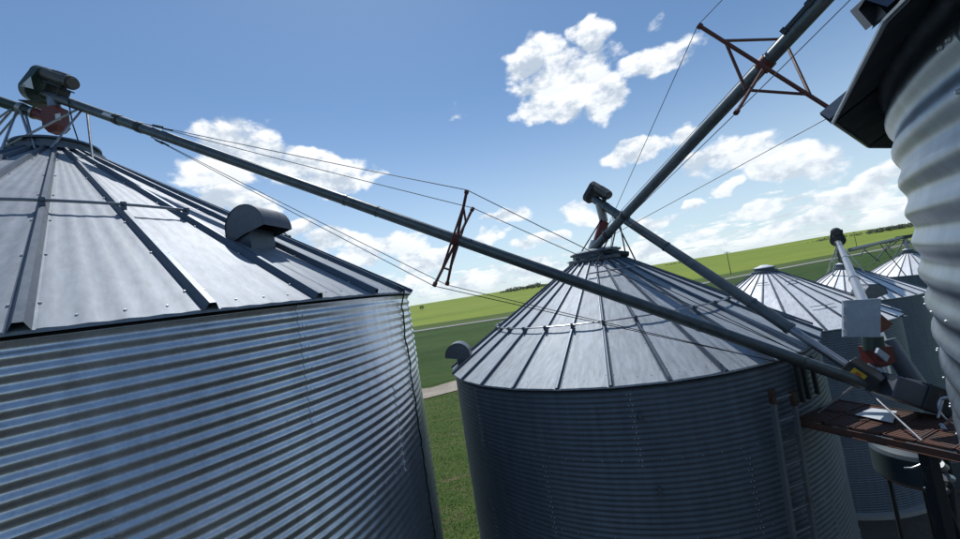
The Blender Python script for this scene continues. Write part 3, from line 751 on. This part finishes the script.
cable(aug4, [lerp(T4, at(850, 0, 3.6), 1.6), T4, lo - left * .10], .005)
cable(aug4, [lerp(T2, at(868, 95, 4.0), 2.0), T2, lo - left * .10 - x_ * .04], .005)

# ------------------------------------------------------------------ catwalk and auger boots
ZC = -2.2
c0 = Vector((3.73, 5.17, ZC)); cd = Vector((.37, -.93, 0)).normalized(); cn = Vector((.93, .37, 0)).normalized(); CW = .90; CL = 2.7
cat = thing('catwalk', c0, 'rusty brown grating catwalk between the middle bin and the near tall bin', 'catwalk')
for i in range(10):                    # grating panels, each 0.3 m long, two across
    for j in range(2):
        a = c0 + cd * (CL * (i + .5) / 10) + cn * (CW * (j + .5) / 2)
        rot = Matrix((cd, cn, Vector((0, 0, 1)))).transposed(); mb = MB()
        L_, W_ = CL / 10 - .012, CW / 2 - .012
        for s_ in (-1, 1):
            mb.box(a + cn * s_ * (W_ / 2 - .006), (L_, .012, .03), rot); mb.box(a + cd * s_ * (L_ / 2 - .006), (.012, W_, .03), rot)
        for q in range(9): mb.box(a + cn * (-W_ / 2 + W_ * (q + .5) / 9), (L_, .034, .006), rot)
        for q in range(3): mb.box(a + cd * (-L_ / 2 + L_ * (q + .5) / 3) - Vector((0, 0, .008)), (.012, W_, .012), rot)
        mb.build('grating_panel', M['rust'], cat, False)
for s_ in (0, 1):
    mb = MB(); rot = Matrix((cd, cn, Vector((0, 0, 1)))).transposed(); a = c0 + cd * CL / 2 + cn * (CW * s_ + (-.02 if s_ == 0 else .02)) - Vector((0, 0, .05))
    mb.box(a, (CL, .012, .07), rot); mb.box(a - Vector((0, 0, .039)), (CL, .05, .008), rot); mb.build('side_beam', M['rust'], cat, False)
for i in range(4):
    mb = MB(); a = c0 + cd * (CL * (i + .3) / 4) + cn * CW / 2 - Vector((0, 0, .09)); mb.box(a, (.05, CW, .05), Matrix((cd, cn, Vector((0, 0, 1)))).transposed()); mb.build('cross_beam', M['rust'], cat, False)
# posts under the catwalk
for px, py, Y in ((868, 432, 5.6), (905, 500, 5.0)):
    pass
for k, wv in ((.42, CW * .9), (.42, .05), (.95, CW * .95)):
    a = c0 + cd * CL * k + cn * wv; mb = MB(); mb.box(Vector((a.x, a.y, (ZC - .1 + GZ) / 2)), (.10, .10, ZC - .12 - GZ)); mb.build('post', M['dark'], cat, False)
mb = MB(); a = c0 + cd * CL * .42; b = a + cn * CW; mb.tube(Vector((a.x, a.y, ZC - .2)), Vector((b.x, b.y, -5.0)), .03, 8); mb.tube(Vector((b.x, b.y, ZC - .2)), Vector((a.x, a.y, -5.0)), .03, 8); mb.build('cross_brace', M['dark'], cat)

# boot boxes of the augers on the catwalk
def obox(c, sz, rx, m, name, parent, b=.012):
    mb = MB(); mb.bev(c, sz, rx, b); return mb.build(name, m, parent, False)
dAn = -dA.normalized(); rotA = Matrix((dAn, frame_of(dAn)[2], frame_of(dAn)[1])).transposed()
q = at(900, 389, 4.72); obox(q, (.36, .30, .26), rotA, M['housing'], 'boot_housing', aug1)
q2 = at(929, 398, 4.68); obox(q2, (.34, .33, .30), rotA, M['dark'], 'drive_guard', aug1)
dCn = -dC.normalized(); rotC = Matrix((dCn, frame_of(dCn)[2], frame_of(dCn)[1])).transposed()
q = at(863, 374, 4.86); bx = obox(q, (.34, .22, .20), rotC, M['dark'], 'boot_housing', aug3)
lab = MB(); rY = rotC; nrm = frame_of(dCn)[2]; nrm = nrm if nrm.y < 0 else -nrm
c_ = q + nrm * .124; ax = dCn; ay = frame_of(dCn)[1]
lab.add([c_ + ax * a + ay * b for a, b in ((-.09, -.05), (.05, -.05), (.05, .06), (-.09, .06))], [(0, 1, 2, 3)]); lo_ = lab.build('warning_label', M['yellow'], bx, False)
lab = MB(); c_ = c_ + nrm * .002; lab.add([c_ + ax * (-.02 + .03 * cos(t * pi / 4)) + ay * (.01 + .03 * sin(t * pi / 4)) for t in range(8)], [tuple(range(8))]); lab.build('warning_symbol', M['orange'], bx, False)
mb = MB(); mb.tube(at(867, 364, 4.9), at(876, 372, 4.85), .045, 12, .04); mb.build('bearing_cap', M['white'], aug3)
# V legs under the boot of the long auger
fl = lambda px, py: atz(px, py, ZC + .02)
for a, b in (((855, 390), (818, 413)), ((863, 394), (922, 441))):
    p_ = onA(a[0]) - Vector((0, 0, .05)); mb = MB(); mb.tube(p_, fl(*b), .013, 8); mb.build('support_leg', M['rod'], aug1)
# third boot: short vertical transfer with a flat guard plate
far = thing('grain_auger', at(880, 385, 5.159), 'pale auger tube from the far bin peak down to the red boot box', 'grain auger')
F1 = at(838, 241, 17.9); F0 = at(884, 352, 5.204)
Fm = lerp(F0, F1, .0)
F1b = F0 + (F1 - F0)
mb = MB(); mb.tube(F0, F1b, .085, 18); mb.build('auger_tube', M['tube_bright'], far)
dF = F1b - F0
for k in (.1, .35, .6, .85): one('tube_band', 'tube_bright', far, lerp(F0, F1b, k), dF, .10, .06)
head_drive(far, F1b, dF, 1.5, guard='dark', mot='dark')
pC = Vector((CB[0], CB[1], CB[3] + (CB[2] - .26) * CB[4] + .12))
spout(far, lerp(F1b, F0, .02), pC, .14, .12, M['tube'])
for a in (15, 105, 195, 285):
    mb = MB(); mb.tube(lerp(F1b, F0, .03), roof_pt(CB, .75, a, .02), .028, 6); mb.build('support_leg', M['rod'], far)
dFn = -dF.normalized()
gp = thing('guard_plate', at(861.5, 319, 4.751), 'flat blue-grey rectangular guard plate standing above the red boot', 'guard plate')
W2 = .255; tl, tr, br, bl_ = at(843.5, 300.5, 4.751), at(881, 298.5, 4.706), at(880.5, 337, 4.706), at(843.5, 337, 4.751)
mb = MB(); mb.prism([tl, tr, br, bl_], Vector((0.006, .03, 0))); mb.build('plate', M['panelblue'], gp, False)
for k in (.10, .50, .88):
    q = lerp(tl, bl_, k) + Vector((.012, -.004, 0)); mb = MB(); mb.bev(q, (.035, .012, .085), None, .004); mb.build('hinge', M['label'], gp, False)
mb = MB(); mb.prism([tr + Vector((.004, .02, -.02)), tr + Vector((.02, .1, -.02)), br + Vector((.02, .1, .02)), br + Vector((.004, .02, .02))], Vector((.012, 0, 0))); mb.build('side_flange', M['dark'], gp, False)
rt = MB(); rt.prism([at(881, 314, 4.842), at(893, 324, 4.887), at(888, 329, 4.887), at(881, 333, 4.842)], Vector((0, .12, 0))); rt.build('red_bracket', M['red'], gp, False)
mb = MB(); mb.tube(at(872, 336, 4.842), at(874, 350, 4.842), .10, 16); mb.build('neck', M['green'], gp)
rb = hexbox(at(877, 356, 4.85), .20, .22, .24, .5); rb.build('boot_box', M['red'], gp, False)
mb = MB(); mb.prism([at(879, 348, 4.706), at(890, 356, 4.706), at(887, 362, 4.706), at(877, 353, 4.706)], Vector((.0, .03, 0))); mb.build('inspection_door', M['panelblue'], gp, False)
mb = MB(); mb.tube(at(880, 366, 4.887), at(887, 386, 4.796), .09, 14, .075); mb.build('down_spout', M['rod'], gp)
sp = MB(); sp.tube(at(886, 340, 5.34), at(916, 385, 5.159), .10, 16); sp.tube(at(908, 365, 5.611), at(925, 390, 5.249), .06, 12)
tag(sp.build('transfer_spout', M['housing']), 'grey spout pipe slanting down behind the red boot box to the drive guard', 'spout')
# sheet metal scrap on the grating
mb = MB(); q = [atz(855, 415, ZC + .03), atz(872, 408.5, ZC + .03), atz(897, 411.5, ZC + .04), atz(893, 423, ZC + .03)]; mb.prism(q, Vector((0, 0, .006)))
tag(mb.build('loose_plate', M['white'], None, False), 'loose white metal sheet lying on the rusty grating', 'metal sheet')
# bent handrail hoop and brackets at the right end
hr = thing('handrail', atz(950, 432, ZC), 'bent silver handrail hoop at the right end of the catwalk', 'handrail')
mb = MB(); cc = at(953, 411, 4.254)
mb.path([cc + Vector((.13 * cos(t), .05 * sin(t), .13 * sin(t))) for t in [2 * pi * i / 20 for i in range(21)]], .010, 6, False); mb.build('hoop', M['rod'], hr)
mb = MB(); mb.tube(at(941, 399, 4.254), at(958, 396, 4.163), .016, 8); mb.tube(at(946, 424, 4.254), at(975, 395, 3.891), .013, 8); mb.tube(at(938, 418, 4.254), at(943, 399, 4.254), .012, 8); mb.tube(at(941, 424, 4.163), at(945, 430, 4.118), .02, 8); mb.build('rail', M['rod'], hr)

# small tank and machinery below the catwalk
tk = thing('storage_tank', (9.7, 8.9, GZ), 'dark round tank in the shade below the catwalk', 'tank')
pt = at(920, 468, 7.6); zt = pt.z + .42
mb = MB(); mb.lathe((pt.x, pt.y, 0), [(.001, zt + .14), (.34, zt + .10), (.60, zt), (.64, zt - .06), (.64, zt - .50), (.58, zt - .58), (.001, zt - .60)], 36); tk.location = (pt.x, pt.y, GZ)
mb.build('tank_shell', M['tankblue'], tk)
mb = MB(); mb.path([at(904, 468, 7.0), at(912, 468, 6.95), at(922, 464, 6.9), at(932, 454, 6.9)], .016, 8); mb.build('bracket', M['rod'], tk)
for a in (45, 135, 225, 315):
    mb = MB(); x_0, y_0 = pt.x + .45 * cos(radians(a)), pt.y + .45 * sin(radians(a)); mb.tube((x_0, y_0, zt - .5), (x_0, y_0, GZ), .035, 8); mb.build('leg', M['dark'], tk)
pf = thing('pipe_manifold', at(940, 475, 6.2), 'cluster of dark pipes and shiny elbows right of the round tank', 'pipes')
for pts_, r_, m_ in (([(931, 452), (936, 458), (940, 466), (944, 476)], .05, 'dark'), ([(944, 476), (940, 484), (932, 488), (926, 491)], .05, 'housing'), ([(938, 452), (946, 458), (950, 470), (950, 484)], .035, 'dark'), ([(934, 498), (944, 494), (952, 488)], .04, 'dark'), ([(950, 484), (953, 510), (955, 539), (957, 570)], .05, 'dark')):
    mb = MB(); mb.path([at(x_0, y_0, 6.2) for x_0, y_0 in pts_], r_, 12); mb.build('pipe', M[m_], pf)
mb = MB(); mb.tube(at(939, 464, 6.1), at(944, 468, 6.1), .065, 14); mb.tube(at(946, 477, 6.1), at(951, 479, 6.1), .06, 14); mb.build('coupling', M['rod'], pf)

# ladder on the middle bin with a few grab posts above it
ld = thing('ladder', (3.5, 4.9, GZ), 'steel ladder with rusted rail tops fixed to the middle bin wall', 'ladder')
def wallpt(px, py, R): return cyl_hit(px, py, MBn, R)
aL_ = atan2(5.03 - MBn[1], 3.34 - MBn[0]); RW = 3.24
pa, pb = at(769, 389, 4.92), at(790, 391, 5.02)
aa, ab = atan2(pa.y - MBn[1], pa.x - MBn[0]), atan2(pb.y - MBn[1], pb.x - MBn[0])
qa = Vector((MBn[0] + 3.36 * cos(aa), MBn[1] + 3.36 * sin(aa), pa.z)); qb = Vector((MBn[0] + 3.36 * cos(ab), MBn[1] + 3.36 * sin(ab), pb.z))
lx = (qb - qa); lx.z = 0; lx = lx.normalized(); ly = Vector((0, 0, 1)).cross(lx); rl = Matrix((lx, ly, Vector((0, 0, 1)))).transposed()
lean = Vector((-.14, -.03, -1)) * 1.0; lean.z = -1
def rail_end(q): return q + lean * (q.z - (GZ + .1)) 
# the ladder leans a little to the left as it goes down
for q in (qa, qb):
    b_ = Vector((q.x - .35, q.y - .02, GZ + .1)); dr = (q - b_).normalized(); zx = lx - dr * lx.dot(dr); zx.normalize(); R3 = Matrix((zx, dr.cross(zx), dr)).transposed()
    mb = MB(); mb.box((q + b_) / 2, (.05, .05, (q - b_).length), R3); mb.build('rail', M['ladder'], ld, False)
    mb = MB(); mb.box(q - dr * .085, (.055, .055, .18), R3); mb.build('rail_tip', M['rust_tip'], ld, False)
nr_ = 25
for i in range(nr_):
    k = (.13 + .262 * i) / (pa.z - GZ - .1)
    if k > 1: break
    a_ = lerp(qa, Vector((qa.x - .35, qa.y - .02, GZ + .1)), k); b_ = lerp(qb, Vector((qb.x - .35, qb.y - .02, GZ + .1)), k); b_.z = a_.z
    mb = MB(); mb.tube(a_, b_, .013, 8); mb.build('rung', M['ladder'], ld)
# wall stiffener posts beside the ladder, where the catwalk lands
for i, (px, py) in enumerate(((797, 372), (803, 369), (812, 366))):
    a_ = wallpt(px, py, 3.30); ad = atan2(a_.y - MBn[1], a_.x - MBn[0]); mb = MB()
    mb.box((MBn[0] + 3.30 * cos(ad), MBn[1] + 3.30 * sin(ad), -1.50 - .26), (.045, .045, .50), Matrix.Rotation(ad, 3, 'Z')); mb.build('grab_post', M['dark'], ld, False)
for px, py in ((640, 417), (660, 492)):
    a_ = wallpt(px, py, 3.26); ad = atan2(a_.y - MBn[1], a_.x - MBn[0]); mb = MB(); mb.box(a_, (.03, .035, .12), Matrix.Rotation(ad, 3, 'Z')); mb.box(a_ + Vector((0, 0, -.04)), (.05, .06, .02), Matrix.Rotation(ad, 3, 'Z')); mb.build('wall_bracket', M['housing'], binM, False)
mb = MB(); a_ = cyl_hit(903.5, 316, BB, 3.30); mb.box(a_, (.12, .12, .03)); mb.build('wall_bracket', M['rod'], binB, False)

# bracing beam over the farthest bins
br = thing('overhead_conveyor', at(880, 248, 24), 'thin trussed overhead conveyor running to the farthest bin peak', 'conveyor')
e0, e1, e2 = at(850, 250, 20), at(903, 237.5, 26), at(935, 233, 26.5)
mb = MB(); mb.tube(e0, e1, .10, 10); mb.tube(e1, e2, .10, 10); mb.build('auger_tube', M['tube'], br)
mb = MB(); mb.tube(at(905, 238, 26), pD - Vector((0, 0, .2)), .13, 10); mb.build('spout', M['tube_bright'], br)
mb = MB(); mb.box(at(908, 236.5, 26), (1.3, .35, .22)); mb.build('drive_box', M['dark'], br, False)
for a, b in (((893, 240), (873, 264)), ((880, 244), (907, 277)), ((862, 248), (880, 262)), ((866, 247), (860, 256)), ((870, 246), (905, 240)), ((885, 243), (893, 252)), ((899, 240), (886, 250))):
    mb = MB(); mb.tube(at(*a, 24.5), at(*b, 24.0), .03, 6); mb.build('brace', M['tube'], br)
for a in (40, 160, 280):
    mb = MB(); mb.tube(at(905, 239, 26), roof_pt(DB, .8, a, .03), .04, 6); mb.build('support_leg', M['tube'], br)

# eave details of the near tall bin
mb = MB(); q = at(885, 4, .95); mb.prism([at(868, -6, 1.0), at(887, 14, .93), at(893, 8, .93), at(900, -8, .95)], Vector((.05, .10, .02))); mb.build('eave_bracket', M['dark'], binT, False)
mb = MB(); mb.prism([at(899, -4, .95), at(900, 5, .95), at(903, 6, .95), at(908, -1, .95)], Vector((0, .01, 0))); mb.build('eave_clip', M['rod'], binT, False)
mb = MB()                               # bright drip edge along the eave facets
dpT = 2 * pi / NT_
for k in range(NT_):
    a, b = [Vector((TB[0] + (TB[2] + .006) * cos(TAP + dpT * j), TB[1] + (TB[2] + .006) * sin(TAP + dpT * j), TB[3] - .012)) for j in (k, k + 1)]
    mb.tube(a, b, .007, 6)
mb.build('drip_edge', M['rod'], binT)
for k in range(NT_):  # dark sheets added beneath the overhang to stand for its shade
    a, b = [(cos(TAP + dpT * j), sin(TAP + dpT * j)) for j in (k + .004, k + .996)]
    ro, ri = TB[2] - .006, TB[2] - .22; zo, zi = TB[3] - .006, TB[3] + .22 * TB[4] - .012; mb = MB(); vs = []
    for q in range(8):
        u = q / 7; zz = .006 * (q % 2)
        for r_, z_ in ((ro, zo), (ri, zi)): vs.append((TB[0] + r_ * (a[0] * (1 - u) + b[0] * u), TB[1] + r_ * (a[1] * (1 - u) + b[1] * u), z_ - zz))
    mb.add(vs, [(2 * q, 2 * q + 1, 2 * q + 3, 2 * q + 2) for q in range(7)]); mb.build('eave_shade_panel', M['under'], binT, False)
# ribbed sheet sticking out beyond the eave
fl_ = thing('sheet_flap', at(850, 100, 2.9), 'small ribbed metal sheet jutting out beyond the dark eave by the red truss arm', 'metal sheet')
p00, p10, p01, p11 = at(829, 110, 3.0), at(862, 80, 3.0), at(858, 128, 2.9), at(885, 92, 2.9)
for i in range(5):
    a, b = lerp(p00, p01, i / 5), lerp(p00, p01, (i + .93) / 5); c_, d2 = lerp(p10, p11, i / 5), lerp(p10, p11, (i + .93) / 5)
    mb = MB(); mb.prism([a, b, d2, c_], Vector((0, .02, .01))); mb.build('sheet_strip', M['housing'], fl_, False)
    mb = MB(); mb.tube(a, c_, .009, 6); mb.build('seam', M['rib'], fl_)
mb = MB(); mb.tube(p00, p01, .02, 8); mb.build('edge_bar', M['dark'], fl_)

# ------------------------------------------------------------------ utility poles
def pole(px, py, Y, h, label, r=.16):
    p_ = at(px, py, Y); p_.z = GZ
    t = thing('utility_pole', p_, label, 'utility pole', 'utility poles along the far road')
    mb = MB(); mb.tube(p_, p_ + Vector((0, 0, h)), r, 8, r * .6); mb.build('pole', M['wood'], t)
    mb = MB(); mb.box(p_ + Vector((0, -.2, h - .7)), (2.4, .14, .16)); mb.build('crossarm', M['wood'], t, False)
    for dx in (-1.05, 0, 1.05):
        mb = MB(); mb.lathe(p_ + Vector((dx, -.2, 0)), [(.03, h - .62), (.09, h - .55), (.06, h - .45), (.10, h - .38), (.001, h - .30)], 8); mb.build('insulator', M['housing'], t)
pole(731, 274, 160, 9.6, 'nearer wooden utility pole, standing by the road between middle bin and next bin')
pole(857, 247, 235, 9.8, 'utility pole in the pale field right of the far auger head')
pole(541, 287, 560, 12.5, 'tiny distant utility pole on the skyline at the end of the left tree belt', .25)

# ------------------------------------------------------------------ grass tufts on the near ground
rnd = random.Random(5); mb = MB()
for _ in range(30000):
    y = 11 + 24 * rnd.random() ** 1.3; k = rnd.uniform(-.24, .03); x = k * y
    h = rnd.uniform(.02, .06); a = rnd.random() * pi; w = rnd.uniform(.008, .02); lx_, ly_ = rnd.uniform(-.05, .05), rnd.uniform(-.05, .05)
    mb.add([(x - w * cos(a), y - w * sin(a), GZ), (x + w * cos(a), y + w * sin(a), GZ), (x + lx_, y + ly_, GZ + h)], [(0, 1, 2)])
BL = leaf_mat('grass_blades', (.050, .086, .019), (.074, .112, .028))
tag(mb.build('grass', BL, None, False), 'short mown green grass on the ground between the left and middle bins', 'grass', kind='stuff')
for o in C.objects:                      # lamps and camera are not things
    pass
